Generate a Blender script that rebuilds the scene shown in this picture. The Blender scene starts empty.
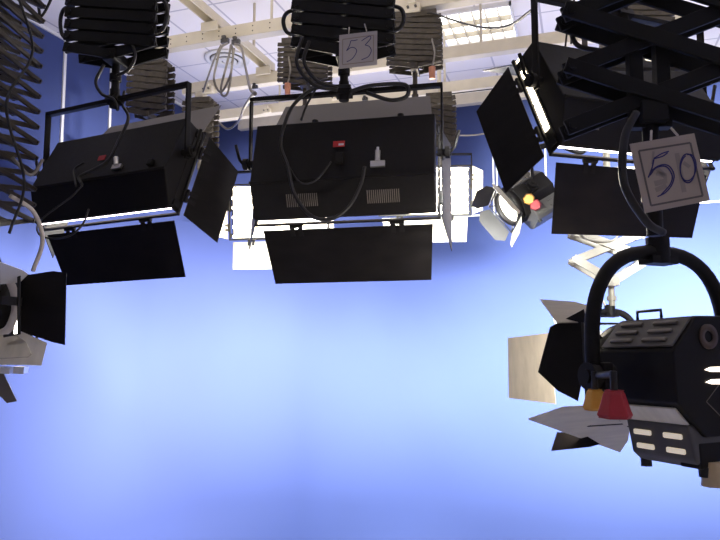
import bpy, math, random
from mathutils import Vector as V, Matrix as M
random.seed(7)
sc = bpy.context.scene
C = sc.collection
PI = math.pi
# ------------------------------------------------------------------ camera
F = 660.0
PITCH, YAW, CZ = math.radians(5.62), math.radians(18.7), 1.7
FW = V((-math.sin(YAW)*math.cos(PITCH), math.cos(YAW)*math.cos(PITCH), math.sin(PITCH)))
RT = V((math.cos(YAW), math.sin(YAW), 0))
UP = RT.cross(FW)
CAM = V((0, 0, CZ))
cd = bpy.data.cameras.new('camera')
cam = bpy.data.objects.new('camera', cd)
C.objects.link(cam)
cd.sensor_width = 36
cd.lens = 36*F/720
cd.clip_start = .05
cam.location = CAM
cam.rotation_euler = (PI/2+PITCH, 0, YAW)
sc.camera = cam

def ray(x, y): return FW + RT*((x-360)/F) + UP*((270-y)/F)
def W(x, y, d): return CAM + ray(x, y)*d                 # a point seen at photo pixel x, y, d metres deep
def on_plane(x, y, p, n):
    r = ray(x, y)
    return CAM + r*((V(p)-CAM).dot(n)/r.dot(n))
def onz(x, y, z): return on_plane(x, y, V((0, 0, z)), V((0, 0, 1)))

# ------------------------------------------------------------------ materials
def mat(name, col, rough=.5, metal=0, spec=.5, noise=0, nscale=20, bump=0, emit=None, estr=0, stretch=None):
    m = bpy.data.materials.new(name); m.use_nodes = True
    nt = m.node_tree; b = nt.nodes['Principled BSDF']
    b.inputs['Base Color'].default_value = (*col, 1)
    b.inputs['Roughness'].default_value = rough
    b.inputs['Metallic'].default_value = metal
    b.inputs['Specular IOR Level'].default_value = spec
    if noise or bump:
        tc = nt.nodes.new('ShaderNodeTexCoord'); nz = nt.nodes.new('ShaderNodeTexNoise')
        nz.inputs['Scale'].default_value = nscale; nz.inputs['Detail'].default_value = 5
        src = tc.outputs['Object']
        if stretch:
            mp = nt.nodes.new('ShaderNodeMapping'); mp.inputs['Scale'].default_value = stretch
            nt.links.new(src, mp.inputs['Vector']); src = mp.outputs['Vector']
        nt.links.new(src, nz.inputs['Vector'])
        if noise:
            mr = nt.nodes.new('ShaderNodeMapRange')
            mr.inputs['From Min'].default_value = .3; mr.inputs['From Max'].default_value = .7
            mr.inputs['To Min'].default_value = 1-noise; mr.inputs['To Max'].default_value = 1+noise
            nt.links.new(nz.outputs['Fac'], mr.inputs['Value'])
            mx = nt.nodes.new('ShaderNodeVectorMath'); mx.operation = 'SCALE'
            mx.inputs[0].default_value = col
            nt.links.new(mr.outputs['Result'], mx.inputs['Scale'])
            nt.links.new(mx.outputs['Vector'], b.inputs['Base Color'])
            mr2 = nt.nodes.new('ShaderNodeMapRange')
            mr2.inputs['To Min'].default_value = rough*.8; mr2.inputs['To Max'].default_value = min(1, rough*1.2)
            nt.links.new(nz.outputs['Fac'], mr2.inputs['Value'])
            nt.links.new(mr2.outputs['Result'], b.inputs['Roughness'])
        if bump:
            bp = nt.nodes.new('ShaderNodeBump'); bp.inputs['Strength'].default_value = bump
            bp.inputs['Distance'].default_value = .002
            nt.links.new(nz.outputs['Fac'], bp.inputs['Height'])
            nt.links.new(bp.outputs['Normal'], b.inputs['Normal'])
    if emit:
        b.inputs['Emission Color'].default_value = (*emit, 1)
        b.inputs['Emission Strength'].default_value = estr
    return m

def ceiling_mat():
    m = mat('ceiling_tiles', (.84, .80, .79), .9, spec=.2)
    nt = m.node_tree; b = nt.nodes['Principled BSDF']
    tc = nt.nodes.new('ShaderNodeTexCoord')
    sp = nt.nodes.new('ShaderNodeSeparateXYZ'); nt.links.new(tc.outputs['Object'], sp.inputs[0])
    fac = None
    for k, off in (('X', .32), ('Y', .05)):
        a = nt.nodes.new('ShaderNodeMath'); a.operation = 'ADD'; a.inputs[1].default_value = off+60
        nt.links.new(sp.outputs[k], a.inputs[0])
        d = nt.nodes.new('ShaderNodeMath'); d.operation = 'PINGPONG'; d.inputs[1].default_value = .3
        nt.links.new(a.outputs[0], d.inputs[0])
        l = nt.nodes.new('ShaderNodeMath'); l.operation = 'LESS_THAN'; l.inputs[1].default_value = .011
        nt.links.new(d.outputs[0], l.inputs[0])
        if fac is None: fac = l
        else:
            x = nt.nodes.new('ShaderNodeMath'); x.operation = 'MAXIMUM'
            nt.links.new(fac.outputs[0], x.inputs[0]); nt.links.new(l.outputs[0], x.inputs[1]); fac = x
    mx = nt.nodes.new('ShaderNodeMix'); mx.data_type = 'RGBA'
    mx.inputs['A'].default_value = (.84, .80, .79, 1); mx.inputs['B'].default_value = (.52, .50, .54, 1)
    nt.links.new(fac.outputs[0], mx.inputs['Factor'])
    nt.links.new(mx.outputs['Result'], b.inputs['Base Color'])
    return m

MT = dict(
    black=mat('black_powder_coat', (.008, .0068, .0068), .55, spec=.22, noise=.25, nscale=60, bump=.1),
    door=mat('black_barn_door_paint', (.0065, .0052, .0052), .45, spec=.18, noise=.35, nscale=9, stretch=(1, 1, 3)),
    hoist=mat('black_hoist_steel', (.008, .0075, .0075), .6, spec=.25, noise=.2, nscale=40),
    brown=mat('dull_bronze_hoist_steel', (.055, .045, .033), .5, metal=.2, noise=.3, nscale=30),
    pale=mat('cream_hoist_paint', (.24, .215, .17), .5, noise=.1, nscale=25),
    bronze=mat('dark_bronze_hoist_steel', (.04, .031, .023), .5, metal=.2, noise=.3, nscale=30),
    bright=mat('lit_bare_aluminium', (.72, .68, .58), .5, metal=.1, noise=.1, nscale=10, stretch=(1, 4, 1)),  # paler copy of the brushed aluminium, light on the metal put into the colour
    brownp=mat('brown_plastic', (.075, .045, .03), .5, noise=.1),
    grey=mat('grey_door_sheen_and_paint', (.085, .072, .066), .5, noise=.1, nscale=12),  # reflected light on the black softlight top doors, put into a grey
    silver=mat('brushed_aluminium', (.44, .40, .33), .5, metal=.35, noise=.14, nscale=10, stretch=(1, 4, 1)),
    chrome=mat('bright_steel', (.7, .68, .64), .3, metal=.9, noise=.08),
    reflector=mat('white_reflector', (.8, .79, .75), .5),
    rail=mat('cream_rail_paint', (.60, .54, .42), .5, noise=.06, nscale=8),
    white=mat('white_painted_steel', (.75, .74, .73), .5, noise=.04, nscale=8),
    rubber=mat('black_cable_rubber', (.012, .011, .011), .5, noise=.1),
    gcable=mat('grey_cable_sheath', (.22, .2, .17), .5, noise=.1),
    wcable=mat('pale_cable_sheath', (.6, .54, .47), .5, noise=.1),
    red=mat('red_plastic', (.42, .02, .03), .45, noise=.1),
    yellow=mat('yellow_plastic', (.72, .36, .05), .45, noise=.1),
    beige=mat('beige_plastic', (.55, .42, .25), .5, noise=.1),
    orange=mat('orange_plug_plastic', (.6, .25, .14), .5, noise=.1),
    card=mat('paper_card', (.42, .35, .29), .8, noise=.05, nscale=12),
    cardb=mat('pale_paper_card', (.46, .42, .40), .8, noise=.05, nscale=12),
    print=mat('grey_print', (.13, .112, .105), .8, noise=.05),
    printpale=mat('faint_grey_print', (.31, .265, .23), .8, noise=.08),
    ink=mat('blue_pen_ink', (.022, .02, .14), .6, noise=.1),
    blue=mat('blue_wall_paint', (.048, .068, .19), .8, spec=.2, noise=.05, nscale=3),
    cyc=mat('chroma_blue_paint', (.048, .068, .19), .85, spec=.15, noise=.03, nscale=1.2),
    floor=mat('pale_studio_floor', (.72, .70, .69), .7, noise=.05, nscale=2),
    ceiling=ceiling_mat(),
    lamp=mat('lit_fluorescent_tube', (.9, .9, .9), .4, emit=(1, .90, .93), estr=7),
    lampw=mat('lit_warm_tube_and_slit', (.9, .9, .9), .4, emit=(1, .86, .62), estr=16),
    lens=mat('lit_lens', (.9, .9, .9), .2, emit=(1, .93, .82), estr=9),
    troffer=mat('lit_ceiling_tube', (.9, .9, .9), .4, emit=(1, .97, .9), estr=2.2),
    glow=mat('lamp_glow_in_slot', (.8, .75, .65), .5, emit=(1, .86, .66), estr=.42),
    glowhot=mat('lamp_light_in_slit', (.8, .75, .65), .5, emit=(1, .86, .72), estr=3),
    ventgrey=mat('grey_vent_paint', (.085, .08, .075), .5, noise=.1),
    darkslot=mat('vent_slot_lip', (.16, .14, .12), .45, noise=.1),
    label=mat('red_sticker', (.45, .02, .02), .5, noise=.05),
    labelw=mat('white_sticker_print', (.6, .55, .55), .5, noise=.05),
)

# ------------------------------------------------------------------ mesh builder
class MB:
    def __init__(s): s.v = []; s.f = []; s.sm = []
    def add(s, vs, fs, smooth=False):
        o = len(s.v); s.v += [V(p) for p in vs]
        for f in fs: s.f.append([i+o for i in f]); s.sm.append(smooth)
        return s
    def box(s, c, d, m=None):
        c = V(c); vs = []
        for i in range(8):
            p = V(((i & 1)-.5, ((i >> 1) & 1)-.5, ((i >> 2) & 1)-.5))
            p = V((p.x*d[0], p.y*d[1], p.z*d[2]))
            vs.append(c + (m @ p if m else p))
        return s.add(vs, [(0, 2, 3, 1), (4, 5, 7, 6), (0, 1, 5, 4), (2, 6, 7, 3), (0, 4, 6, 2), (1, 3, 7, 5)])
    def bar(s, p0, p1, w, h, side=(0, 1, 0)):          # w along side, h across
        p0, p1 = V(p0), V(p1); z = (p1-p0); L = z.length; z = z/L
        x = V(side); x = (x - z*x.dot(z)).normalized(); y = z.cross(x)
        m = M((x, y, z)).transposed()
        return s.box((p0+p1)/2, (w, h, L), m)
    def prism(s, poly, axis_pts):                      # poly: list of 3D points, extruded by vector
        e = V(axis_pts); n = len(poly)
        a = [V(p) for p in poly]; b = [p+e for p in a]
        fs = [tuple(range(n-1, -1, -1)), tuple(range(n, 2*n))]
        fs += [(i, (i+1) % n, n+(i+1) % n, n+i) for i in range(n)]
        return s.add(a+b, fs)
    def tube(s, path, r, n=8, closed=False, flat=None):
        P = [V(p) for p in path]; m = len(P); rings = []
        prev = None
        for i in range(m):
            if closed: t = P[(i+1) % m]-P[i-1]
            else: t = P[min(i+1, m-1)]-P[max(i-1, 0)]
            if t.length < 1e-9: t = V((0, 0, 1))
            t.normalize()
            if prev is None:
                a = V((0, 0, 1)) if abs(t.z) < .9 else V((1, 0, 0))
                u = t.cross(a).normalized()
            else:
                u = (prev - t*prev.dot(t)).normalized()
            prev = u; w = t.cross(u)
            rings.append([P[i]+(u*math.cos(2*PI*k/n)+w*math.sin(2*PI*k/n))*r for k in range(n)])
        vs = [p for q in rings for p in q]; fs = []
        for i in range(m if closed else m-1):
            j = (i+1) % m
            for k in range(n): fs.append((i*n+k, i*n+(k+1) % n, j*n+(k+1) % n, j*n+k))
        s.add(vs, fs, True)
        if not closed:
            o = len(s.v)-m*n
            s.f.append([o+k for k in range(n-1, -1, -1)]); s.sm.append(False)
            s.f.append([o+(m-1)*n+k for k in range(n)]); s.sm.append(False)
        return s
    def cyl(s, p0, p1, r0, r1=None, n=20):
        r1 = r0 if r1 is None else r1
        p0, p1 = V(p0), V(p1); t = (p1-p0).normalized()
        a = V((0, 0, 1)) if abs(t.z) < .9 else V((1, 0, 0))
        u = t.cross(a).normalized(); w = t.cross(u); vs = []
        for p, r in ((p0, r0), (p1, r1)):
            vs += [p+(u*math.cos(2*PI*k/n)+w*math.sin(2*PI*k/n))*r for k in range(n)]
        s.add(vs, [(k, (k+1) % n, n+(k+1) % n, n+k) for k in range(n)], True)
        s.add([vs[k] for k in range(n)], [tuple(range(n-1, -1, -1))])
        s.add([vs[n+k] for k in range(n)], [tuple(range(n))])
        return s
    def ring(s, c, ax, r0, r1, h, n=32):               # flat ring with thickness h along ax
        c = V(c); ax = V(ax).normalized()
        a = V((0, 0, 1)) if abs(ax.z) < .9 else V((1, 0, 0))
        u = ax.cross(a).normalized(); w = ax.cross(u); vs = []
        for (r, d) in ((r0, 0), (r1, 0), (r1, h), (r0, h)):
            vs += [c+ax*d+(u*math.cos(2*PI*k/n)+w*math.sin(2*PI*k/n))*r for k in range(n)]
        fs = []
        for q in range(4):
            for k in range(n): fs.append((q*n+k, q*n+(k+1) % n, ((q+1) % 4)*n+(k+1) % n, ((q+1) % 4)*n+k))
        return s.add(vs, fs, True)
    def plate(s, pts, th, nrm=None):
        pts = [V(p) for p in pts]
        n = V(nrm) if nrm else (pts[1]-pts[0]).cross(pts[2]-pts[0])
        n.normalize()
        return s.prism([p-n*th/2 for p in pts], n*th)
    def ribbon(s, path, w, n):                          # flat stroke of width w lying in plane with normal n
        P = [V(p) for p in path]; n = V(n).normalized(); vs = []
        for i, p in enumerate(P):
            t = (P[min(i+1, len(P)-1)]-P[max(i-1, 0)]).normalized(); q = n.cross(t)*w/2
            vs += [p+q, p-q]
        top = [p+n*.0004 for p in vs]; k = len(vs)
        fs = []
        for i in range(len(P)-1):
            a = 2*i; fs += [(a, a+2, a+3, a+1), (k+a+1, k+a+3, k+a+2, k+a), (a, k+a, k+a+2, a+2), (a+1, a+3, k+a+3, k+a+1)]
        return s.add(vs+top, fs)
    def build(s, name, material, parent=None, bevel=0, smooth=None):
        me = bpy.data.meshes.new(name)
        me.from_pydata([tuple(p) for p in s.v], [], s.f)
        me.materials.append(MT[material])
        for p, q in zip(me.polygons, s.sm): p.use_smooth = q if smooth is None else smooth
        me.update()
        o = bpy.data.objects.new(name, me); C.objects.link(o)
        if parent: o.parent = parent
        if bevel:
            b = o.modifiers.new('bevel', 'BEVEL'); b.width = bevel; b.segments = 2; b.limit_method = 'ANGLE'
        return o

def crv(pts, n=8):                                      # smooth path through points
    P = [V(p) for p in pts]; out = []
    P = [P[0]*2-P[1]] + P + [P[-1]*2-P[-2]]
    for i in range(1, len(P)-2):
        a, b, c, d = P[i-1:i+3]
        for k in range(n):
            t = k/n
            out.append(.5*((2*b)+(c-a)*t+(2*a-5*b+4*c-d)*t*t+(3*b-a-3*c+d)*t**3))
    out.append(P[-2]); return out

def tag(o, label=None, cat=None, group=None, kind=None):
    if label: o['label'] = label
    if cat: o['category'] = cat
    if group: o['group'] = group
    if kind: o['kind'] = kind
    return o
def thing(name, loc, label, cat, group=None, rot=None):
    o = bpy.data.objects.new(name, None); C.objects.link(o)
    m = M.Translation(V(loc))
    if rot is not None: m = m @ rot.to_4x4()
    o.matrix_world = m; o.empty_display_size = .1
    return tag(o, label, cat, group)
def rotm(yaw, tilt=0, roll=0):
    r = math.radians
    return M.Rotation(r(yaw), 3, 'Z') @ M.Rotation(r(tilt), 3, 'X') @ M.Rotation(r(roll), 3, 'Y')
def area(name, loc, rot, sx, sy, power, col=(1, 1, 1), spread=180):
    l = bpy.data.lights.new(name, 'AREA'); l.shape = 'RECTANGLE'; l.size = sx; l.size_y = sy
    l.energy = power; l.color = col; l.spread = math.radians(spread)
    o = bpy.data.objects.new(name, l); C.objects.link(o)
    o.matrix_world = M.Translation(V(loc)) @ rot.to_4x4()
    return o

# ------------------------------------------------------------------ the room
XL, XR, YB, YF, ZC, ZF = -5.23, 5.2, 8.45, -4.0, 4.9, -1.7
def struct(mb, name, m, **k): return tag(mb.build(name, m, **k), kind='structure')
struct(MB().box(((XL+XR)/2, (YB+YF)/2, ZF-.05), (XR-XL+.4, YB-YF+.4, .1)), 'floor', 'floor')
struct(MB().box(((XL+XR)/2, (YB+YF)/2, ZC+.05), (XR-XL+.4, YB-YF+.4, .1)), 'ceiling', 'ceiling')
struct(MB().box((XL-.05, (YB+YF)/2, (ZC+ZF)/2), (.1, YB-YF+.2, ZC-ZF)), 'wall_left', 'blue')
struct(MB().box((XR+.05, (YB+YF)/2, (ZC+ZF)/2), (.1, YB-YF+.2, ZC-ZF)), 'wall_right', 'floor')
struct(MB().box(((XL+XR)/2, YB+.05, (ZC+ZF)/2), (XR-XL, .1, ZC-ZF)), 'wall_back', 'blue')
struct(MB().box(((XL+XR)/2, YF-.05, (ZC+ZF)/2), (XR-XL, .1, ZC-ZF)), 'wall_front', 'floor')
# curved cyclorama in front of left and back wall, sweeping into the floor
def cyc():
    off, R, r, zt, th = .12, 1.5, 1.2, 3.2, .08
    xl, yb = XL+off, YB-off
    path = [((xl, YF+.5), (1, 0))]
    for k in range(25):
        a = PI - (PI/2)*k/24
        n = (-math.cos(a), -math.sin(a))
        path.append(((xl+R+R*math.cos(a), yb-R+R*math.sin(a)), n))
    path.append(((XR-.1, yb), (0, -1)))
    prof = [(-th+.08, zt), (.0, zt), (.0, r)]
    prof = [(0.0, zt)] + [(r-r*math.cos(PI/2*k/28), ZF+r-r*math.sin(PI/2*k/28)) for k in range(29)]
    prof[-1] = (r, ZF+.007)
    vs = []; fs = []; n = len(prof)+1
    for (x, y), (nx, ny) in path:
        vs.append((x-nx*.07, y-ny*.07, zt))
        for d, z in prof: vs.append((x+nx*d, y+ny*d, max(z, ZF+.007)))
    for i in range(len(path)-1):
        for k in range(n-1): fs.append((i*n+k, i*n+k+1, (i+1)*n+k+1, (i+1)*n+k))
    return MB().add(vs, fs, True)
struct(cyc(), 'wall_cyclorama', 'cyc')
tn = [0]
def trim_and_ledge_light(mb, m='white'):
    tn[0] += 1
    return struct(mb, 'trim_and_ledge_light_%d' % tn[0], m)
struct(MB().box(((XL+XR)/2, (3.9+YB)/2, ZF+.003), (XR-XL, YB-3.9, .006)), 'floor_cyclorama', 'cyc')
# pale strips between the wall panels
for px, py in ((63, 90), (110, 95)):
    p = on_plane(px, py, V((XL, 0, 0)), V((1, 0, 0)))
    trim_and_ledge_light(MB().box((XL+.008, p.y, (3.25+ZC)/2), (.016, .035, ZC-3.25)))
for px, py in ((493.2, 160), (496.6, 160), (546, 180)):
    p = on_plane(px, py, V((0, YB, 0)), V((0, 1, 0)))
    trim_and_ledge_light(MB().box((p.x, YB-.008, (3.25+ZC)/2), (.02, .016, ZC-3.25)))
trim_and_ledge_light(MB().box((XL+.012, (YB+YF)/2, ZC-.02), (.024, YB-YF, .03)))
trim_and_ledge_light(MB().box(((XL+XR)/2, YB-.012, ZC-.02), (XR-XL-.06, .024, .03)))
trim_and_ledge_light(MB().bar((-2.2, YB-.09, 3.215), (XR-.1, YB-.09, 3.215), .06, .02))  # white strip stands for light on the cyclorama's top ledge

# ------------------------------------------------------------------ ceiling fittings
def rail(y, x0, x1, z, h, label, holes=False, d=.09):
    t = thing('ceiling_rail', (x0, y, z), label, 'rail', 'cream rails across the ceiling')
    L = x1-x0; b = MB()
    b.box((L/2, 0, h/2), (L, .012, h)); b.box((L/2, d/2, h-.006), (L, d, .012)); b.box((L/2, d/2+.0, .006), (L, d, .012))
    b.build('channel', 'rail', t, bevel=.002)
    if holes:
        hb = MB(); x = .25
        while x < L:
            for dz in (.3, .7):
                hb.cyl((x, -.0062, h*dz), (x, -.0075, h*dz), .006, n=8)
            x += .16 + (.09 if int(x*10) % 3 == 0 else 0)
        tag(hb.build('bolt_hole', 'rubber', t), kind='stuff')
    for k in range(1, int(L/1.9)+1):
        MB().cyl((k*1.9-.7, d/2, h), (k*1.9-.7, d/2, ZC-z), .012, n=10).build('hanger_rod', 'rail', t)
    return t
RZ = 4.2
yA = onz(245, 36, RZ).y
yB, yC, yD = onz(340, 73, RZ).y, onz(348, 104, RZ).y, onz(470, 99, RZ).y+.28
rail(yA, -3.6, 3.2, RZ, .11, 'cream perforated rail nearest the camera, above the cable coil', True)
rail(yB, -3.9, 3.2, RZ, .11, 'second cream rail from the camera, passing below the grid ceiling light')
rail(yC, -4.4, 3.2, RZ, .11, 'third cream rail from the camera, one in front of the back wall rail')
zD = on_plane(470, 103.5, V((0, YB-.3, 0)), V((0, 1, 0))).z
rail(YB-.3, -4.6, 4.6, zD, .2, 'deep cream rail closest to the blue back wall')
def xbeam(x, y0, y1, label):
    t = thing('ceiling_beam', (x, y0, RZ+.125), label, 'beam')
    L = y1-y0; z = .1
    MB().box((0, L/2, z), (.10, L, .012)).box((-.045, L/2, z-.04), (.01, L, .07)).box((.045, L/2, z-.04), (.01, L, .07)).build('channel', 'rail', t, bevel=.002)
    cl = MB()
    for y in (yA, yB):
        if y0 < y < y1: cl.box((0, y-y0+.03, .012), (.13, .12, .02)).box((0, y-y0-.06, -.02), (.16, .02, .08))
    if cl.v: cl.build('rail_clamp', 'rail', t, bevel=.003)
    for q in (.2, .9): MB().cyl((0, L*q, z), (0, L*q, ZC-RZ-.125), .014).build('hanger_rod', 'rail', t)
xbeam(-2.93, 2.2, yB+.1, 'cream channel beam crossing over the nearest rail left of the middle hoist')

def ceiling_light():
    p = onz(475, 25, ZC)
    x0, x1, y0, y1 = -1.33, -.58, 6.22, 6.97
    cx, cy = (x0+x1)/2, (y0+y1)/2
    t = thing('ceiling_light', (cx, cy, ZC), 'square recessed ceiling light with silver grid louvre', 'light')
    w, d = (x1-x0), (y1-y0)
    f = MB()
    for sx in (-1, 1): f.box((sx*w/2, 0, -.02), (.02, d+.02, .04))
    for sy in (-1, 1): f.box((0, sy*d/2, -.02), (w+.02, .02, .04))
    f.build('frame', 'white', t)
    g = MB()
    for k in range(1, 6): g.box((-w/2+w*k/6, 0, -.035), (.006, d-.03, .055))
    for k in range(1, 3): g.box((0, -d/2+d*k/3, -.035), (w-.03, .006, .055))
    g.build('louvre', 'silver', t)
    for k in range(3):
        MB().cyl((-w/2+.03, -d/2+d*(k+.5)/3, -.012), (w/2-.03, -d/2+d*(k+.5)/3, -.012), .008, n=10).build('lamp_tube', 'troffer', t)
    MB().box((0, 0, -.004), (w-.03, d-.03, .004)).build('reflector', 'troffer', t)
ceiling_light()

def diffuser():
    t = thing('air_diffuser', onz(227, 58, ZC), 'round white air diffuser in the ceiling behind the cable coil', 'vent')
    for k, (r0, r1, z0, m) in enumerate(((.20, .26, .0, 'white'), (.13, .185, -.015, 'white'), (.06, .115, -.03, 'white'))):
        MB().ring((0, 0, z0-.02), (0, 0, 1), r0, r1, .012).add([], []).build('ring', m, t)
    MB().cyl((0, 0, -.045), (0, 0, -.03), .045, .05).build('hub', 'white', t)
    MB().cyl((0, 0, -.006), (0, 0, -.002), .2).build('throat', 'ventgrey', t)
    MB().cyl((0, 0, -.04), (0, 0, -.004), .008).build('stem', 'white', t)
diffuser()

# ------------------------------------------------------------------ scissor hoists
def hoist(loc, n, pitch, w, yaw, material, label, name='scissor_hoist', group='scissor hoists hanging from the ceiling grid', barh=.044, gap=.055, spig=.12, top=None, taper=True, spmat=None, tipbolt=None):
    """local: z=0 at the lower end of the spigot; arms start at z=spig"""
    t = thing(name, loc, label, 'hoist', group, rotm(yaw))
    z0 = spig
    bw = .011
    for i in range(n):
        za = z0+i*pitch
        for py in (-gap, gap):
            s = 1 if py > 0 else -1
            for q in (0, 1):
                y = py+s*q*(bw+.001)
                a, b = (-w/2, w/2) if q == 0 else (w/2, -w/2)
                if i == 0 and taper:                     # the lowest arms are half length and meet at the spigot
                    p0, p1 = V((0, y, za+pitch*.2)), V((b, y, za+pitch))
                else:
                    p0, p1 = V((a, y, za)), V((b, y, za+pitch))
                d = (p1-p0).normalized()*barh*.45
                ar = MB().bar(p0-d, p1+d, bw, barh, (0, 1, 0))
                for e in (p0, p1): ar.cyl((e.x, y-.011, e.z), (e.x, y+.011, e.z), barh*.3, n=8)
                ar.build('scissor_arm', material, t, bevel=.002)
    sm = spmat or material
    MB().cyl((0, 0, 0), (0, 0, z0+.01), .018, n=14).cyl((0, 0, z0*.3), (0, 0, z0*.55), .026, n=14).build('spigot', sm, t)
    MB().box((0, 0, z0+pitch*.2), (.06, 2*gap+.03, .05)).build('lower_block', material, t, bevel=.004)
    zt = z0+n*pitch
    MB().box((0, 0, zt+.025), (w*.9, 2*gap+.05, .05)).build('top_carriage', material, t, bevel=.004)
    if top is not None:
        MB().cyl((0, 0, zt+.05), (0, 0, top-loc[2]), .02, n=12).build('suspension_tube', material, t)
    return t
def loop(t, pts, r=.008, m='rubber', name='cable'):     # cable belonging to a thing, given by local points
    return MB().tube(crv(pts), r, 8).build(name, m, t)

# ------------------------------------------------------------------ fluorescent softlights
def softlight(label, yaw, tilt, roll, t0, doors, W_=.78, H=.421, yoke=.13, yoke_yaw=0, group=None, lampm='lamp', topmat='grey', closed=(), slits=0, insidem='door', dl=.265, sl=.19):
    R = rotm(yaw, tilt, roll)
    t = thing('softlight', t0, label, 'studio light', group, R)
    w = W_/2
    # housing
    b = MB().prism([(-w, .026, H), (-w, .104, H), (-w, .104, .0), (-w, .088, 0), (-w, 0, .129)], (W_, 0, 0))
    hs = b.build('housing', 'black', t, bevel=.004)
    MB().box((0, -.003, .131), (W_+.004, .012, .010)).build('ledge', 'black', hs, bevel=.002)
    MB().box((0, .108, H/2), (W_*.97, .005, H*.96)).build('reflector', 'reflector', t)
    for k in range(6):
        z = .02+(H-.04)*k/5
        MB().cyl((-w+.01, .121, z), (w-.01, .121, z), .009, n=10).build('lamp_tube', lampm, t)
    f = MB()
    for z in (-.006, H+.006): f.box((0, .140, z), (W_+.03, .014, .010))
    for x in (-w-.008, w+.008): f.box((x, .140, H/2), (.010, .014, H+.02))
    for x in (-w-.006, w+.006):
        for z in (.03, H-.03): f.box((x, .12, z), (.008, .045, .03))
    for q in closed: f.box((q*(w+.001), .12, H/2), (.004, .045, H))
    f.build('front_frame', 'black', t, bevel=.002)
    if slits:
        sx = slits
        for z0, z1 in ((.0, .10), (.13, .21), (.29, .50), (.52, .80)):
            MB().box((sx*(w+.004), .119, H*(1-(z0+z1)/2)), (.004, .024, H*(z1-z0))).build('lit_slit', 'lampw', t, bevel=.001)  # glowing strips on the closed side stand for leaking tube light
    # barn doors
    yh = .150
    for side, ang in doors.items():
        if not isinstance(ang, tuple): ang = (ang, sl, .335, -.045)
        a = math.radians(ang[0])
        if side in ('bottom', 'top'):
            s = -1 if side == 'bottom' else 1
            L = dl; zc = -.012 if side == 'bottom' else H+.012
            hw = w-.02; k = .02
            d = V((0, math.cos(a), s*math.sin(a)))
            o = V((0, yh, zc))
            pts = [o+V((-hw, 0, 0))+d*.015, o+V((hw, 0, 0))+d*.015, o+V((hw-k, 0, 0))+d*L, o+V((-hw+k, 0, 0))+d*L]
            hpos = [(-.22, 0), (.22, 0)]
        else:
            s = -1 if side == 'left' else 1
            L, zt, zb = ang[1:]
            d = V((s*math.sin(a), math.cos(a), 0)); o = V((s*(w+.016), yh, 0))
            pts = [o+V((0, 0, .0))+d*.012, o+V((0, 0, H))+d*.012, o+V((0, 0, zt))+d*L, o+V((0, 0, zb))+d*L]
            hpos = [(0, .09), (0, .32)]
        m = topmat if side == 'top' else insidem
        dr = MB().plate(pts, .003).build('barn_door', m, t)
        if side == 'top' and topmat != 'door': dr['label'] = 'upper barn door with reflected light in its grey'
        hb = [o+V((hx, 0, hz)) for hx, hz in hpos]
        for q in hb:
            e = V((1, 0, 0)) if side in ('bottom', 'top') else V((0, 0, 1))
            MB().cyl(q-e*.03, q+e*.03, .008, n=10).bar(q+e*.018, q+e*.018+d*.045, .02, .006, e).bar(q-e*.018, q-e*.018+d*.045, .02, .006, e).build('hinge', 'black', dr)
    # yoke, kept upright
    up = R.transposed() @ V((0, 0, 1))
    pv = [V((s*(w+.028), .06, H*.6)) for s in (-1, 1)]
    hgt = H*.4+yoke
    tops = [p+up*hgt for p in pv]
    y = MB()
    side = R.transposed() @ (M.Rotation(math.radians(yaw), 3, 'Z') @ V((0, 1, 0)))
    for p, q in zip(pv, tops): y.bar(p-up*.03, q+up*.009, .03, .009, side)
    y.bar(tops[0], tops[1], .03, .018, side)
    mid = (tops[0]+tops[1])/2
    y.build('yoke', 'black', t, bevel=.002)
    MB().cyl(mid-up*.035, mid+up*.05, .022, n=14).box(mid, (.07, .05, .03)).build('hanging_clamp', 'black', t)
    for s, p in zip((-1, 1), pv):
        e = V((s, 0, 0))
        kb = MB().cyl(p-e*.02, p+e*.035, .016, n=14).cyl(p+e*.012, p+e*.03, .026, n=14).build('tilt_knob', 'black', t)
        MB().tube([p+e*.03, p+e*.05+up*.02, p+e*.07+up*.09], .007, 8).build('lever', 'black', kb)
    t['_mid'] = tuple(t.matrix_world @ mid)
    return t, R, mid, up

def glow(t, R, power, W_=.78, H=.421, y=.134, col=(.97, 1, .95), spread=75):
    # light given off by the tubes in the mouth of a softlight
    o = t.matrix_world @ V((0, y, H/2))
    return area('soft_area_light', o, R @ M.Rotation(PI/2, 3, 'X'), W_*.92, H*.88, power, col, spread)

def back_px(t, x, y, py=0.0):                           # photo pixel to a point on the back face of a thing
    m = t.matrix_world; n = m.to_3x3() @ V((0, 1, 0))
    return m.inverted() @ on_plane(x, y, m @ V((0, py, 0)), n)

PW = 100
GS = 'softlights hanging over the studio'
# -- the middle softlight
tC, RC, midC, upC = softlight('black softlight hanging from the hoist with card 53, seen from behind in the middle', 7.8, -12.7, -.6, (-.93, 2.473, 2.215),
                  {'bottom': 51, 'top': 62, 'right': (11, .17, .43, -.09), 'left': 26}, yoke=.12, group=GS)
glow(tC, RC, PW*2.0, spread=60)
for cx, ww in ((300, .13), (382, .13)):
    p = back_px(tC, cx, 202, .02); v = MB()
    for k in range(16): v.box((p.x-ww/2+ww*k/15, .046-.0015, .062-.001), (.0035, .003, .055), M.Rotation(math.radians(34.3), 3, 'X'))
    v.build('vent', 'darkslot', tC)
p = back_px(tC, 339, 144)
q = MB().box((p.x, -.001, p.z), (.05, .003, .026)).build('sticker', 'label', tC); q['label'] = 'small red sticker'
MB().box((p.x+.01, -.003, p.z-.004), (.022, .002, .009)).build('print', 'labelw', q)
p = back_px(tC, 378, 162)
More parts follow.
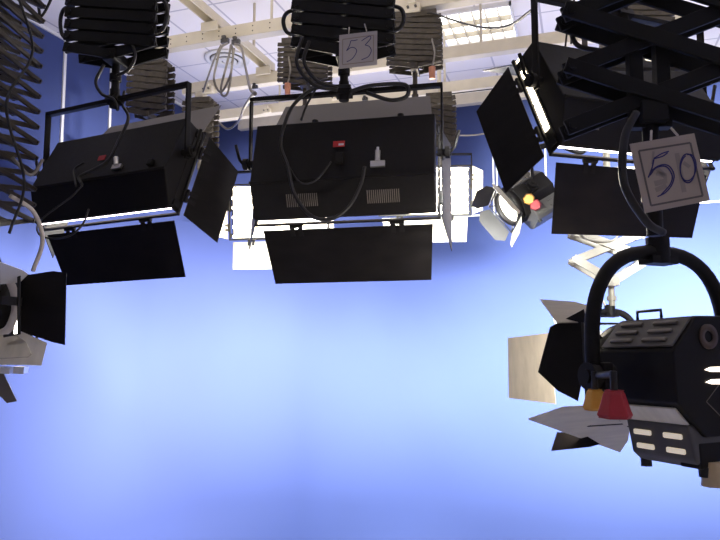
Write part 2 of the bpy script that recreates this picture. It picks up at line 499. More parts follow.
MB().cyl((p.x, -.014, p.z+.045), (p.x, -.014, p.z), .011, n=14).box((p.x, -.006, p.z-.012), (.06, .012, .026)).cyl((p.x, -.014, p.z+.06), (p.x, -.014, p.z+.045), .006).build('latch', 'chrome', tC)
p = back_px(tC, 340, 160)
MB().box((p.x, -.012, p.z), (.032, .024, .05)).build('socket', 'black', tC, bevel=.004)
def back_cable(t, pts, r, m='rubber', off=-.012):
    P = []
    for i, (x, y) in enumerate(pts):
        a = back_px(t, x, y); P.append(V((a.x, off, a.z)))
    MB().tube(crv(P), r, 8).build('power_cable', m, t)
back_cable(tC, [(352, 90), (318, 92), (296, 108), (286, 130), (283, 150), (290, 170), (296, 196), (312, 218), (332, 222), (350, 210), (362, 188), (366, 170)], .008, off=-.03)
back_cable(tC, [(318, 92), (308, 110), (303, 124)], .005, off=-.03)
back_cable(tC, [(287, 163), (300, 183), (316, 182), (332, 163)], .004)
# bolts along the upper edge
for cx, cy in ((312, 121), (399, 114)):
    p = back_px(tC, cx, cy); MB().cyl((p.x, .05, .415), (p.x, .05, .44), .014, n=12).build('bolt', 'black', tC)

# -- left softlight
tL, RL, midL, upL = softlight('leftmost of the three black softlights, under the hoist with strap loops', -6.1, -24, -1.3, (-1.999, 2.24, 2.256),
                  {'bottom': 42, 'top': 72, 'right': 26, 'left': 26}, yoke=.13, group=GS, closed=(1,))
glow(tL, RL, PW*.9)
for cx, cy in ((102, 158),):
    p = back_px(tL, cx, cy)
    q = MB().box((p.x, -.001, p.z), (.04, .003, .026)).build('sticker', 'label', tL); q['label'] = 'dark red sticker'
p = back_px(tL, 118, 165)
MB().cyl((p.x-.012, -.014, p.z+.03), (p.x+.008, -.014, p.z-.012), .010, n=14).box((p.x+.006, -.006, p.z-.016), (.05, .012, .022)).build('latch', 'chrome', tL)
p = back_px(tL, 152, 164)
MB().box((p.x, -.01, p.z), (.03, .02, .03)).build('socket', 'black', tL, bevel=.004)
back_cable(tL, [(128, 95), (126, 108), (132, 122), (122, 145), (113, 163), (100, 172), (84, 180), (86, 188)], .007, off=-.025)
back_cable(tL, [(86, 188), (74, 200), (52, 216), (41, 228), (44, 238), (58, 241), (74, 238), (86, 227), (92, 212)], .004, off=-.02)
back_cable(tL, [(86, 164), (76, 172), (78, 188)], .005)

# -- right softlight
tR, RR, midR, upR = softlight('large black softlight at upper right with glowing side slit, behind the nearest hoist', 41.5, -24, -2.4, (.288, 2.491, 2.397),
                  {'bottom': 50, 'top': 40, 'right': 26, 'left': 25}, yoke=.14, group=GS, topmat='door', closed=(-1,), slits=-1)
glow(tR, RR, PW*.9, spread=56)
p = back_px(tR, 600, 132, .02)
v = MB()
for dz in (0, -.025):
    for k in range(12): v.box((p.x-.04+.08*k/11, .034-.68*dz-.0015, .079+dz-.001), (.004, .003, .016), M.Rotation(math.radians(34.3), 3, 'X'))
v.build('vent', 'darkslot', tR)

# ------------------------------------------------------------------ near black hoists over the softlights
def above(t): return V(t['_mid'])
def hoist_over(t, n, pitch, label, **k):
    p = above(t)+V((0, 0, .05))
    return hoist(p, n, pitch, k.pop('w', .40), k.pop('yaw', YAW_D), k.pop('material', 'hoist'), label, top=ZC, **k)
YAW_D = 14
hC = hoist_over(tC, 16, .055, 'compressed black scissor hoist with card 53 hanging on it', spig=.10)
hL = hoist_over(tL, 16, .055, 'compressed black scissor hoist at upper left with strap loops on both sides', spig=.13, yaw=10)
hR = hoist_over(tR, 12, .055, 'black scissor hoist holding the upper right softlight, mostly hidden by the nearest hoist', spig=.13, yaw=20)
for h, a in ((hC, (.2, .32)), (hL, (.24, .40))):
    for s in (-1, 1):
        z0, z1 = a
        loop(h, [(s*.2, -.03, z1), (s*.245, -.04, z1-.02), (s*.26, -.04, (z0+z1)/2), (s*.24, -.04, z0+.01), (s*.18, -.03, z0)], .009, name='strap')
loop(hC, [(-.17, -.08, .17), (-.19, -.09, .05), (-.12, -.08, -.04), (-.02, -.06, -.06)], .008)
loop(hC, [(-.14, -.08, .15), (-.16, -.09, .06), (-.11, -.08, -.02), (-.02, -.05, -.05)], .008)
loop(hC, [(.03, -.04, -.06), (.12, -.05, -.04), (.26, -.05, -.04), (.27, -.05, -.09), (.2, -.05, -.105), (.1, -.05, -.07)], .009)
loop(hL, [(.1, -.06, .2), (.13, -.07, .12), (.1, -.07, .06), (.04, -.06, .04)], .007)
loop(hL, [(-.03, -.05, .1), (-.06, -.06, .02), (-.03, -.06, -.04), (.03, -.06, -.07), (.05, -.06, -.12)], .007)

# ------------------------------------------------------------------ numbered cards
def card(name, label, px, depth, corners, org, scale, m, frame, printed, strokes, inkw, hooks):
    """corners TL TR BR BL in crop pixels; org, scale map crop pixels to photo pixels"""
    to = lambda q: (org[0]+q[0]/scale, org[1]+q[1]/scale)
    ctr = to((sum(c[0] for c in corners)/4, sum(c[1] for c in corners)/4))
    p = W(*ctr, depth)
    n = -(FW+V((0, 0, -.09))).normalized()              # the card faces the room, nearly upright
    n = V((n.x, n.y, 0)).normalized()
    X = V((0, 0, 1)).cross(n).normalized(); rot = M((X, -n, V((0, 0, 1)))).transposed()
    t = thing(name, p, label, 'card', 'handwritten number cards', rot)
    inv = t.matrix_world.inverted()
    def L(q, off=0):
        w = inv @ on_plane(*to(q), p, n); return V((w.x, -off, w.z))
    MB().plate([L(c) for c in corners], .002, (0, 1, 0)).build('sheet', m, t)
    fm = MB(); fr = frame+[frame[0]]
    for a, b in zip(fr[:-1], fr[1:]): fm.ribbon([L(a, .0012), L(b, .0012)], .004, (0, -1, 0))
    fm.build('printed_frame', 'print' if m == 'card' else 'printpale', t)
    if printed:
        pm = MB()
        for pts, wd in printed: pm.ribbon([L(q, .0012) for q in pts], wd, (0, -1, 0))
        pm.build('faint_print', 'printpale', t)
    im = MB()
    for s in strokes: im.ribbon(crv([L(q, .0018) for q in s], 6), inkw, (0, -1, 0))
    im.build('handwriting', 'ink', t)['label'] = 'blue handwritten number'
    for a, b in hooks: MB().tube([L(a, .002), L(b, -.01)], .0025, 6).build('string', 'wcable', t)
    return t
el = lambda cx, cy, rx, ry, tl, a0, a1: [(cx+rx*math.cos(a)*math.cos(tl)-ry*math.sin(a)*math.sin(tl), cy+rx*math.cos(a)*math.sin(tl)+ry*math.sin(a)*math.cos(tl)) for a in [math.radians(a0+(a1-a0)*k/20) for k in range(21)]]
DN = 1.50                                               # depth of the nearest hoist and its lamp
card('number_card', 'card with handwritten blue 50 hanging below the nearest hoist', None, DN-.1,
     [(52, 130), (400, 72), (485, 435), (135, 503)], (620, 120), 5.4, 'card',
     [(100, 168), (378, 124), (445, 410), (166, 463)],
     [([(180, 170), (172, 240)], .005), ([(185, 345), (245, 330), (240, 300), (195, 285)], .012), ([(190, 380), (250, 355)], .010), ([(195, 260), (240, 300)], .010), ([(305, 180), (345, 390)], .010), ([(340, 230), (375, 255)], .008)],
     [[(262, 170), (225, 182), (183, 207)], [(255, 178), (230, 196), (185, 210)], [(183, 205), (172, 255), (150, 312)], [(178, 215), (170, 265), (155, 305)],
      [(150, 312), (180, 265), (225, 243), (265, 252), (290, 300), (275, 355), (240, 395), (200, 415)], [(160, 300), (190, 262), (230, 250), (258, 262), (280, 305), (268, 350), (238, 385), (215, 410)],
      el(362, 262, 40, 78, -.03, -90, 270), el(366, 258, 42, 72, .12, -110, 240)], .0026,
     [((165, 110), (180, 50)), ((310, 86), (287, 35))])
card('number_card', 'card with handwritten blue 53 hanging in the top centre', None, 2.66,
     [(92, 150), (465, 105), (462, 440), (88, 480)], (330, 20), 9.82, 'cardb',
     [(125, 192), (428, 150), (425, 405), (122, 440)], [],
     [[(270, 195), (240, 204), (205, 205)], [(205, 205), (190, 255), (162, 305)], [(162, 305), (200, 275), (240, 275), (262, 305), (240, 355), (205, 392), (165, 412)],
      [(310, 208), (350, 180), (392, 160), (398, 185), (345, 248)], [(345, 248), (385, 262), (405, 305), (375, 362), (310, 392)]], .003,
     [((185, 135), (188, 60)), ((360, 112), (340, 28))])

# ------------------------------------------------------------------ nearest hoist (big X arms) upper right
pN = W(655, 236, DN)
hN = hoist(pN, 4, .135, .36, 14, 'hoist', 'nearest black scissor hoist with wide open arms, at upper right corner', spig=.255, top=ZC, barh=.036, gap=.024, taper=False, spmat='black', tipbolt='darkslot')
MB().box((.03, -.0, .36), (.03, .03, .22)).box((-.03, -.0, .36), (.03, .03, .22)).build('guide_rod', 'hoist', hN)
loop(hN, [(-.06, -.09, .26), (-.09, -.1, .2), (-.095, -.1, .1), (-.05, -.09, .02), (0, -.05, -.0)], .009)
loop(hN, [(-.16, .06, .53), (-.15, .03, .47), (-.1, .0, .44)], .006)
loop(hN, [(-.13, .05, .42), (0, .03, .405), (.13, .05, .41)], .005, 'gcable')

# ------------------------------------------------------------------ Fresnel spotlights
def fresnel(label, yaw, tilt, roll, t0, r=.142, L=.25, bodym='black', doors=None, yoke_up=.0, yoke_r=.2, lit=True, rear=True, doorm='silver', knobs=True, yoke=True, half=1.0, wy_=.045, py=.02, slotm='glow'):
    R = rotm(yaw, tilt, roll)
    t = thing('spotlight', t0, label, 'spotlight', 'round spotlights hanging from hoists', R)
    k = r*math.tan(PI/8)
    oc = [(-r, k), (-k, r), (k, r), (r, k), (r, -k), (k, -r), (-k, -r), (-r, -k)]
    MB().prism([(x, -L/2, z) for x, z in oc[::-1]], (0, L, 0)).build('body', bodym, t, bevel=.004)
    # vented panels on upper left and upper right facets
    for s in (-1, 1):
        c = V((s*(r+k)/2, 0, (r+k)/2)); n = V((s, 0, 1)).normalized(); tv = V((-s, 0, 1)).normalized()
        m = M((V((0, 1, 0)), tv, n)).transposed()
        pn = MB().box(c+n*.004, (L*.94, .095, .006), m).build('vent_panel', 'ventgrey', t, bevel=.002)
        v = MB()
        for a in (-1, 1):
            for b in (-1, 0, 1):
                v.box(c+n*.010+V((0, a*L*.22-.0, 0))+tv*b*.029, (L*.3, .011, .008), m)
        v.build('vent_slot', 'darkslot', pn, bevel=.003)
    # bottom vent tray
    tr = MB().prism([(-.10, -L*.46, -r+.03), (-.085, -L*.46, -r-.055), (-.06, -L*.46, -r-.075), (.06, -L*.46, -r-.075), (.085, -L*.46, -r-.055), (.10, -L*.46, -r+.03)][::-1], (0, L*.80, 0)).build('vent_tray', 'ventgrey', t, bevel=.006)
    v = MB()
    for a in (-1, 1):
        for b in (0, 1):
            c = V((-.0955+.0075*b, a*L*.19-.015, -r-.0-.035*b)); MB().box(c+V((-.003, 0, 0)), (.008, L*.22, .013)).build('lit_vent_slot' if slotm == 'glow' else 'vent_slot', slotm, tr, bevel=.003)
    ft = MB()
    for y in (-L*.42, L*.30): ft.cyl((-.05, y, -r-.07), (-.05, y, -r-.092), .014, n=12)
    ft.build('rubber_foot', 'rubber', tr)
    # front ring, lens, door frame
    MB().ring((0, L/2, 0), (0, 1, 0), r*.80, r*.97, .05).build('front_ring', bodym, t)
    ln = MB()
    for i in range(5): ln.ring((0, L/2+.012+.004*i, 0), (0, 1, 0), r*.16*(4-i)+.001, r*.16*(5-i), .006)
    ln.build('lens', 'lens' if lit else 'reflector', t)
    fr = MB(); h = r*.97; y = L/2+.06
    fr.tube([(-h, y, -h), (h, y, -h), (h, y, h), (-h, y, h)], .005, 6, closed=True)
    for sx in (-1, 1):
        for sz in (-1, 1): fr.tube([(sx*h, y, sz*h), (sx*r*.62, L/2+.03, sz*r*.62)], .005, 6)
    fr.build('door_frame', 'rubber', t)
    if doors:
        for d in doors:
            nm, ang, ln_, m = d[:4]; a = math.radians(ang)
            s = {'left': V((-1, 0, 0)), 'right': V((1, 0, 0)), 'top': V((0, 0, 1)), 'bottom': V((0, 0, -1))}[nm]
            e = V((0, 0, 1)) if abs(s.x) else V((1, 0, 0))
            o = s*h+V((0, y, 0)); dv = V((0, math.cos(a), 0))+s*math.sin(a)
            hw0, hw1, hw2 = d[4] if len(d) > 4 else (h*.85, h*1.1, h*.7)
            pts = [o-e*hw0+dv*.01, o+e*hw0+dv*.01, o+e*hw1+dv*ln_*.6, o+e*hw2+dv*ln_, o-e*hw2+dv*ln_, o-e*hw1+dv*ln_*.6]
            q = MB().plate(pts, .0025).build('barn_door', m, t)
            if m != 'door': q['label'] = 'bare metal %s barn door leaf' % {'left': 'side', 'right': 'side', 'top': 'upper', 'bottom': 'lower'}[nm]
            MB().cyl(o-e*.05, o+e*.05, .007, n=8).build('hinge', 'rubber', q)
    # yoke
    up = R.transposed() @ V((0, 0, 1)); fwd = V((1, 0, 0)).cross(up)*-1
    if yoke:
        pts = []; wy = r+wy_
        o = V((0, py, 0))
        for i in range(25):
            a = PI*i/24
            ca, sa = math.cos(a), math.sin(a)
            pts.append(o+V((-wy*math.copysign(abs(ca)**.75, ca), 0, 0))+up*(.07+(yoke_r)*abs(sa)**.8))
        pts = [o+V((-wy, 0, 0))-up*.01]+pts+[o+V((wy, 0, 0))-up*.01]
        MB().tube(pts, .019*half, 10).build('yoke', 'black', t)
        mid = o+up*(.07+yoke_r)
        MB().cyl(mid-up*.03, mid+up*.04, .03*half, n=16).box(mid-up*.022, (.09*half, .05*half, .02), None).build('hanging_clamp', 'black', t)
        t['_mid'] = tuple(t.matrix_world @ (mid+up*.03))
        for s in (-1, 1):
            p = o+V((s*wy, 0, 0)); e = V((s, 0, 0))
            MB().cyl(p-e*.05, p+e*.02, .034, n=18).box(p-e*.02-up*.005, (.03, .07, .075)).cyl(p+e*.02, p+e*.028, .018, n=14).build('pivot_bracket', 'black', t, bevel=.003)
    if knobs:
        for (dy, nm, m, q) in ((.045, 'focus_knob', 'yellow', 0), (-.005, 'tilt_knob', 'red', .022)):
            mw = t.matrix_world; xk = -(r+wy_+(.02 if q == 0 else .055))
            c = mw.inverted() @ on_plane(*((595, 390) if q == 0 else (614, 391)), mw @ V((xk, 0, 0)), (mw.to_3x3() @ V((1, 0, 0))).normalized())
            kb = MB()
            n = 6; prof = [(.020, .002), (.025, -.006), (.036, -.042), (.041, -.054), (.034, -.060)] if q else [(.015, .002), (.021, -.004), (.030, -.036), (.031, -.044), (.025, -.048)]
            N = 12; vs = []; fs = []
            for rr, zz in prof:
                for j in range(N):
                    a = 2*PI*j/N; r2 = rr*(1.0 if j % 2 else .86)
                    vs.append(c+V((1, 0, 0))*(r2*math.cos(a))+fwd*(r2*math.sin(a))+up*zz)
            for i in range(len(prof)-1):
                for j in range(N): fs.append((i*N+j, i*N+(j+1) % N, (i+1)*N+(j+1) % N, (i+1)*N+j))
            fs.append(tuple(range(N))); fs.append(tuple(range(len(prof)*N-1, (len(prof)-1)*N-1, -1)))
            kb.add(vs, fs, False)
            o = kb.build(nm, m, t, bevel=.003); o['label'] = m+' plastic star knob'
            MB().cyl(c, c+up*.045, .008, n=10).cyl(c+up*.038, V((-r-wy_, py, 0)), .009, n=10).build('stem', 'rubber', o)
    return t, R, up

def near_plate(t, pts, p, n, m, label):
    inv = t.matrix_world.inverted(); n = V(n).normalized()
    q = MB().plate([inv @ on_plane(x, y, p, n) for x, y in pts], .0025, inv.to_3x3() @ n).build('barn_door', m, t); q['label'] = label
pF = V((.222, 1.875, 1.600))
tF, RF, upF = fresnel('big black spotlight nearest the camera at lower right, under card 50', 41, -2.0, 0, pF, r=.142, L=.245, yoke_r=.25, wy_=.09, py=.045)
# barn doors of the near lamp
def px_door(t, pts, hinge, nrm, m, label=None, th=.0025):
    mw = t.matrix_world; inv = mw.inverted()
    p = mw @ V(hinge); n = (mw.to_3x3() @ V(nrm)).normalized()
    P = [inv @ on_plane(x, y, p, n) for x, y in pts]
    q = MB().plate(P, th, nrm).build('barn_door', m, t)
    if label: q['label'] = label
    return q, P
def dirn(a): a = math.radians(a); return math.cos(a), math.sin(a)
c, s = dirn(40)
yF = .245/2+.06
px_door(tF, [(538, 372), (550, 327), (584, 309), (591, 340), (578, 401), (558, 391)], (-.138, yF, 0), (-c, -s, 0), 'door', 'black side barn door leaf')
c, s = dirn(-12)
px_door(tF, [(508, 338), (549, 333), (556, 404), (509, 398)], (.138, yF, 0), (c, -s, 0), 'silver', 'bare metal side barn door leaf')
c, s = dirn(22)
px_door(tF, [(540, 299.5), (574, 302), (600, 309), (600, 322), (557, 323)], (0, yF, .138), (0, -s, c), 'silver', 'bare metal upper barn door leaf')
c, s = dirn(25)
px_door(tF, [(528, 419), (563, 407), (600, 405), (632, 414), (628, 440), (620, 452)], (0, yF, -.138), (0, -s, -c), 'bright', 'bare metal lower barn door leaf')
k = .142*math.tan(PI/8)
near_plate(tF, [(551, 451), (557, 432), (580, 432), (600, 444), (590, 447)], W(565, 442, 1.9), -FW+UP*.2-RT*.3, 'door', 'dark lowest barn door leaf')
cc = V((-(.142+k)/2, .005, -(.142+k)/2)); nn = V((-1, 0, -1)).normalized(); tt = V((1, 0, -1)).normalized()
MB().box(cc+nn*.004, (.225, .085, .006), M((V((0, 1, 0)), tt, nn)).transposed()).build('lower_panel', 'bright', tF, bevel=.002)['label'] = 'bare metal panel above the vent tray'
# wire handle over the top, rear details
k = .142*math.tan(PI/8)
MB().tube([(-.03, .01, .142), (-.03, .01, .165), (-.03, .09, .165), (-.03, .09, .142)], .004, 8).build('handle', 'rubber', tF)
rear = MB().ring((-.028, -.126, .092), (0, 1, 0), .014, .030, .004).build('cable_gland', 'brownp', tF); rear['label'] = 'brown ring round the cable entry'
rb = MB()
for z in (.012, -.017): rb.plate([(-.05, -.1245, z+.002), (-.03, -.1245, z+.008), (.01, -.1245, z+.008), (.01, -.1245, z-.004), (-.03, -.1245, z-.003)], .002, (0, 1, 0))
rb.build('lit_slit', 'glowhot', tF)
dm = MB(); D = [(-.052, -.124, -.06), (-.004, -.124, -.02), (.044, -.124, -.06), (-.004, -.124, -.10)]
for a, b in zip(D, D[1:]+D[:1]): dm.ribbon([V(a), V(b)], .0022, (0, -1, 0))
dm.build('warning_mark', 'darkslot', tF)
kn = MB().cyl((-.03, -.11, -.20), (-.03, -.11, -.255), .022, .03, n=10).build('rear_knob', 'beige', tF, bevel=.003); kn['label'] = 'beige knob under the rear'
MB().box((-.0, -.085, -.185), (.15, .06, .06)).build('terminal_box', 'black', tF, bevel=.005)
area('spotlight_lamp', tF.matrix_world @ V((0, .245/2+.045, 0)), RF @ M.Rotation(PI/2, 3, 'X'), .2, .2, 13, (1, .9, .76), 175)

# lamp hanging behind it, on the pale open hoist
pI = W(612, 306, 3.8)
hI = hoist(pI, 4, .16, .40, 10, 'pale', 'cream scissor hoist with open arms behind the nearest spotlight', spig=.105, top=ZC, barh=.046, gap=.06, taper=True)
loop(hI, [(.02, -.08, .30), (.14, -.09, .27), (.2, -.09, .32), (.19, -.09, .40), (.12, -.08, .42)], .006)
loop(hI, [(-.03, -.05, .12), (-.07, -.06, .06), (-.05, -.06, 0)], .007, 'wcable')
loop(hI, [(-.2, -.08, .46), (-.14, -.09, .38), (.0, -.09, .37), (.05, -.08, .45)], .006, 'gcable')
RI = rotm(38, -4)
tI, RI, upI = fresnel('pale lit spotlight under the cream hoist, mostly hidden by the nearest spotlight', 38, -4, 0, pI-V((0, 0, .30)), bodym='white',
     doors=[('top', 30, .26, 'white'), ('left', 35, .2, 'silver')], yoke_r=.20, knobs=False, lit=False)

# mid-distance lamp tilted down to the left
axJ = (W(507, 208, 4.56)-W(543, 187, 4.66))
axJ.normalize()
yawJ = math.degrees(math.atan2(-axJ.x, axJ.y)); tiltJ = math.degrees(math.asin(axJ.z))
tJ, RJ, upJ = fresnel('small black spotlight with lit lens, tilted down beside the right softlight', yawJ, tiltJ, 25, W(527, 197, 4.6), r=.132, L=.28,
     doors=[('bottom', 45, .14, 'silver'), ('left', 45, .14, 'silver'), ('top', 25, .14, 'door'), ('right', 30, .12, 'door')], yoke_r=.17, knobs=False, half=.6, slotm='ventgrey')
for x, y, m, nm in ((529, 199, 'yellow', 'focus_knob'), (535.5, 205, 'red', 'tilt_knob')):
    p = tJ.matrix_world.inverted() @ W(x, y, 4.40)
    n = (tJ.matrix_world.inverted() @ CAM - p).normalized()
    q = MB().cyl(p-n*.06, p-n*.01, .008, n=10).cyl(p-n*.015, p+n*.012, .04, .032, n=7).build(nm, m, tJ, bevel=.003); q['label'] = m+' plastic knob'
area('spotlight_lamp', tJ.matrix_world @ V((0, .29/2+.05, 0)), RJ @ M.Rotation(PI/2, 3, 'X'), .16, .16, 2.5, (1, .93, .8), 120)
pj = V(tJ['_mid'])
pk = on_plane(588, 140, V((0, pj.y+.05, 0)), V((0, 1, 0)))
inv = tJ.matrix_world.inverted()
MB().tube(crv([inv @ p for p in (pj-V((0, 0, .02)), pj+V((.02, 0, .06)), V(((pj.x+pk.x)/2, pj.y+.03, pj.z+.1)), V((pk.x-.05, pk.y, pk.z-.08)), pk)]), .02, 10).build('drop_arm', 'black', tJ)
hJ = hoist(pk, 6, .05, .36, 18, 'brown', 'bronze scissor hoist of the small tilted spotlight, hidden behind the right softlight', spig=.08, top=ZC)

# left-edge lamp with its extended hoist
pG = W(-12, 310, 2.15)
tG, RG, upG = fresnel('spotlight cut off by the left picture edge with one black barn door', -62, -4, 0, W(-30, 318, 2.1), r=.125, L=.22, bodym='black', yoke_r=.16, knobs=False, rear=False)
yG = .11+.06
c, s = dirn(20)
qd, _ = px_door(tG, [(20, 276), (54, 271), (66.5, 273), (65, 345), (52, 342), (20, 331)], (.12, yG, 0), (c, -s, 0), 'door', 'black side barn door leaf')
near_plate(tG, [(20, 331), (47, 343), (41.5, 365.5), (-8, 364)], W(25, 350, 1.98), -FW+UP*.5+RT*.4, 'bright', 'bare metal side barn door leaf')
near_plate(tG, [(-8, 335), (16, 335), (26, 342), (31.5, 354), (28, 357), (-8, 359)], W(12, 345, 1.93), -FW+UP*.9-RT*.2, 'silver', 'bare metal lower barn door leaf')
near_plate(tG, [(-8, 366), (4, 374), (17, 401), (7, 403), (-8, 388)], W(5, 388, 1.97), -FW-UP*.2+RT*.3, 'grey', 'grey lowest barn door leaf')
px_door(tG, [(0, 262), (22, 270), (28, 274), (20, 282), (0, 284)], (0, yG-.02, .1), (0, -.5, .8), 'white', 'white upper barn door leaf')
# bright clamp and white cable round the lamp
inv = tG.matrix_world.inverted()
MB().tube(crv([inv @ W(x, y, 1.98) for x, y in ((-6, 270), (4, 275), (11, 284), (15, 297), (15, 312), (9, 328), (0, 334))]), .012, 8).build('white_cable', 'wcable', tG)
MB().box(inv @ W(12, 301, 1.96), (.05, .04, .025)).build('cable_collar', 'rubber', tG)
MB().tube([inv @ W(x, y, 1.93) for x, y in ((-4, 271), (19, 271.5), (19, 334), (4, 336))], .005, 6).build('wire_guard', 'rubber', tG)
MB().cyl(inv @ W(3.5, 357, 1.96), inv @ W(3.5, 365, 1.96), .009, n=12).box(inv @ W(6, 370, 1.98), (.06, .04, .018)).box(inv @ W(21, 370, 1.99), (.045, .03, .02)).build('door_catch', 'chrome', tG)
pg = W(-22, 262, 2.35)
hG = hoist(pg, 22, .062, .40, 98, 'bronze', 'long extended bronze scissor hoist down the left edge', spig=.12, top=ZC, barh=.018, gap=.045)
loop(hG, [(0, -.12, .1), (.05, -.13, .3), (-.06, -.13, .55), (.06, -.13, .8), (-.05, -.12, 1.05), (.08, -.12, 1.3)], .005)
loop(hG, [(.16, -.1, -.02), (.18, -.12, .1), (.12, -.12, .2), (.02, -.1, .24)], .008, 'wcable')
loop(hG, [(.2, -.09, .42), (.12, -.1, .34), (.02, -.1, .38)], .006, 'gcable')

# ------------------------------------------------------------------ far hoists on the rails
def far_hoist(px, ytop, ybot, yr, n, label, w=.39, yaw=8, spig=.3, extra=True, material='brown'):
    P0, N0 = V((0, yr+.045, 0)), V((0, 1, 0))
    b = on_plane(px, ybot, P0, N0); tz = on_plane(px, ytop, P0, N0).z
    pitch = (tz-b.z)/n
    h = hoist((b.x, b.y, b.z-spig), n, pitch, w, yaw, material, label, 'scissor_hoist', spig=spig, top=None, barh=pitch*.75, gap=.07)
    zt = spig+n*pitch+.05
    zr = max(zt+.04, RZ-.002-(b.z-spig))
    MB().box((0, 0, zr-.03), (.09, .12, .055)).cyl((0, 0, zt-.02), (0, 0, zr), .02, n=12).build('trolley', 'rail', h, bevel=.004)
    return h
h1 = far_hoist(305, 47, 87, yA, 8, 'bronze scissor hoist with orange plug, left of card 53', spig=.35)
h2 = far_hoist(415, 22, 71, yA, 9, 'bronze scissor hoist hanging right of card 53, below the grid light', spig=.42)
h3 = far_hoist(150, 68, 118, yA, 8, 'bronze scissor hoist between the upper left hoist and the left softlight', spig=.3, w=.34)
h4 = far_hoist(200, 105, 150, yB, 8, 'bronze scissor hoist peeking out behind the right end of the left softlight', w=.30, spig=.3)
h5 = far_hoist(440, 101, 148, yB, 8, 'bronze scissor hoist peeking out behind the right end of the middle softlight', w=.26, spig=.35)
h6 = far_hoist(640, 5, 38, yA, 6, 'bronze scissor hoist seen through the arms of the nearest hoist', spig=.3)
for h, q in ((h1, (-.03, -.12, .75)), (h1, (-.11, -.12, .25)), (h2, (.14, -.12, .3))):
    MB().cyl(V(q), V(q)+V((0, 0, .09)), .022, .026, n=12).build('plug', 'orange', h)['label'] = 'orange plug on a cable'
    loop(h, [V(q)+V((0, 0, .09)), V(q)+V((.02, 0, .2)), V(q)+V((0, .02, .32))], .007, 'gcable')

# ------------------------------------------------------------------ far softlights that face the camera
def far_softlight(label, ctr, yaw, tilt, hw, power, doors, W_=.78):
    R = rotm(yaw, tilt)
    t, R, mid, up = softlight(label, yaw, tilt, 0, ctr-R @ V((0, 0, .21)), doors, W_=W_, H=.421, yoke=.12, group=GS, lampm='lampw', topmat='silver', insidem='silver', dl=.24, sl=.22)
    glow(t, R, power, W_=W_, col=(1, .9, .72), spread=150)
    return t
tS = far_softlight('lit softlight facing the camera, glaring between the left and middle softlights', W(283, 212, 5.3), 190, -8, .5, 30, {'bottom': 70, 'left': (20, .2, .36, .03), 'right': (20, .2, .36, .03)})
tT = far_softlight('lit softlight facing the camera, glaring past the right end of the middle softlight', W(424, 192, 5.9), 196, -8, .5, 30, {'bottom': 70, 'left': (20, .2, .36, .03), 'right': (20, .2, .36, .03)})

# ------------------------------------------------------------------ loose cables and clutter
def cable(label, pts, r=.008, m='rubber', name='cable', group='loose cables under the ceiling'):
    P = crv([W(x, y, d) for x, y, d in pts])
    o = P[0].copy()
    q = MB().tube([p-o for p in P], r, 8).build(name, m)
    q.location = o
    return tag(q, label, 'cable', group)
cable('dark cable coiled in a long loop below the nearest rail', [(228, 43, 5.3), (221, 48, 5.3), (217, 62, 5.3), (214, 80, 5.3), (221, 92, 5.3), (230, 76, 5.25), (233, 55, 5.25), (231, 45, 5.25), (229, 56, 5.22), (221, 88, 5.22), (224, 96, 5.22), (229, 88, 5.2), (234, 48, 5.2)], .009, 'gcable')
cable('grey cable dropping from the nearest rail to the yoke of the middle softlight', [(235, 44, 5.3), (241, 47, 5.2), (245, 65, 4.8), (250, 88, 4.0), (255, 93, 3.2), (252, 96, 3.3), (244, 108, 4.5), (238, 122, 5.2), (228, 129, 5.4), (219, 123, 5.5)], .009, 'gcable')
cable('grey cable hanging straight down left of the coiled loop', [(221, 45, 5.3), (214, 60, 5.4), (207, 80, 5.5), (203, 92, 5.6)], .008, 'gcable')
cable('thin dark cable sagging under the grid ceiling light', [(423, 15, 5.15), (432, 13, 4.9), (450, 19, 4.6), (470, 25, 4.0), (490, 28, 3.4), (510, 25, 2.9), (528, 13, 2.6), (536, 6, 2.5)], .006)
cable('pair cable running up beside the right softlight yoke, left strand', [(565, 50, 2.7), (568, 20, 2.7), (571, -20, 2.7)], .004)
cable('pair cable running up beside the right softlight yoke, right strand', [(571, 44, 2.75), (573, 20, 2.75), (575, -20, 2.75)], .004)
cable('dark cable bent in a sharp V at the top left', [(36, -8, 3.2), (39, 10, 3.2), (41, 16.5, 3.2), (47, 8, 3.2), (54, -8, 3.2)], .007)
cable('thin dark cable strung low across the back wall', [(436, 132, 7.2), (455, 135, 7.3), (475, 135, 7.35), (500, 131, 7.4)], .009, 'gcable')
cable('thin dark cable strung along the third rail', [(380, 102, 6.9), (420, 98, 6.8), (450, 94, 6.72), (500, 88, 6.6)], .007)
def clamp(px, py, yr, label, m='rail', s=1.0):
    t = thing('cable_clamp', on_plane(px, py, V((0, yr-.03*s-.005, 0)), V((0, 1, 0))), label, 'clamp', 'clamps along the ceiling rails')
    MB().box((0, 0, 0), (.12*s, .06*s, .07*s)).box((0, -.02, .045*s), (.06*s, .05*s, .04*s)).build('bracket', m, t, bevel=.006)
    MB().cyl((-.03*s, -.035*s, 0), (-.03*s, -.05*s, 0), .01*s, n=10).cyl((.03*s, -.035*s, 0), (.03*s, -.05*s, 0), .01*s, n=10).build('bolt', 'ventgrey', t)
    return t
clamp(208, 90, yB, 'cream clamp box hanging left of the long cable loop')
clamp(267, 111, yC, 'cream clamp box above the left end of the middle softlight', s=.8)
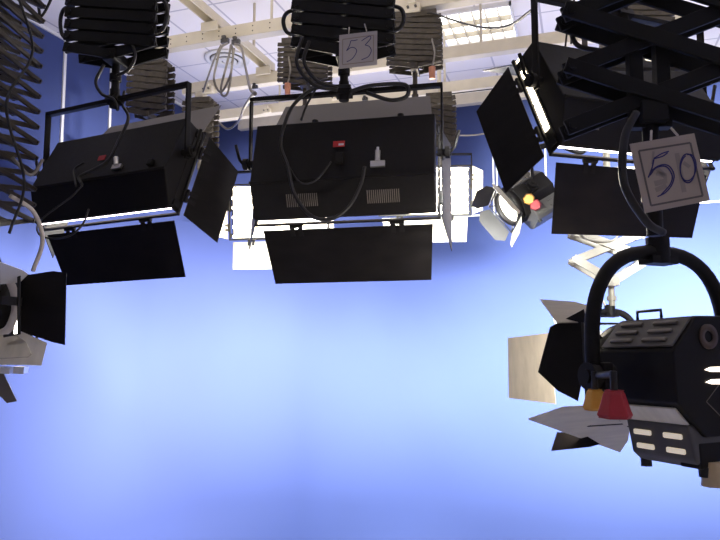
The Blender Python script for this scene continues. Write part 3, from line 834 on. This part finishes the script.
clamp(335, 98, yC, 'cream clamp box above the middle of the middle softlight', s=.7)
clamp(432, 98, yC, 'cream clamp box at the right corner of the middle yoke', s=.7)
clamp(413, 9, yA, 'cream trolley on top of the hoist right of card 53', s=1.0)
clamp(225, 41, yA, 'dark cable hook under the nearest rail at the coil', 'ventgrey', s=.6)
clamp(236, 42, yA, 'dark cable hook under the nearest rail, right one', 'ventgrey', s=.6)
clamp(365, 99, yC, 'small black clip on the rail above the middle softlight', 'rubber', s=.5)
clamp(255, 87, yB, 'small black clip above the left corner of the middle yoke', 'rubber', s=.5)

# ------------------------------------------------------------------ added fill lights without fixtures
def unlit(): pass
for x, y in ((-2.8, .2), (2.6, .2), (-2.8, -2.4), (2.6, -2.4)):
    area('ceiling_fill', (x, y, ZC-.03), M.Identity(3), .75, .75, 8, (1, .94, .88), 110)  # added fill light from above, no fixture modelled
# added unseen area lights that brighten the ceiling, no fixtures
for x, y in ((-2.6, 6.3), (1.4, 6.3), (-2.6, 3.3), (1.4, 3.3)):
    area('added_uplight', (x, y, 3.75), M.Rotation(PI, 3, 'X'), 3.4, 2.4, 38, (1, .93, .85), 180)
# added bare area lights outside the view that brighten the cyclorama
for x, y, yaw, tilt, p, sp, c in ((-4.5, 3.2, -5, -6, 150, 56, (1, .95, .92)), (3.7, 6.5, 90, -9, 350, 44, (1, .95, .92)),
                                  (3.0, 2.6, 8, -10, 180, 56, (.97, 1, .97)), (1.5, 2.0, 4, -5, 440, 56, (.97, 1, .97))):
    R = rotm(yaw, tilt)
    area('soft_area_light', (x, y, 2.6), R @ M.Rotation(PI/2, 3, 'X'), .72, .38, p, c, sp)

wd = bpy.data.worlds.new('world'); sc.world = wd; wd.use_nodes = True
wd.node_tree.nodes['Background'].inputs[0].default_value = (.02, .02, .025, 1)
for o in sc.objects:
    if '_mid' in o: del o['_mid']
sc.view_settings.view_transform = 'Standard'
sc.view_settings.look = 'None'
sc.view_settings.gamma = 1
sc.view_settings.exposure = 0
sc.view_settings.use_curve_mapping = False
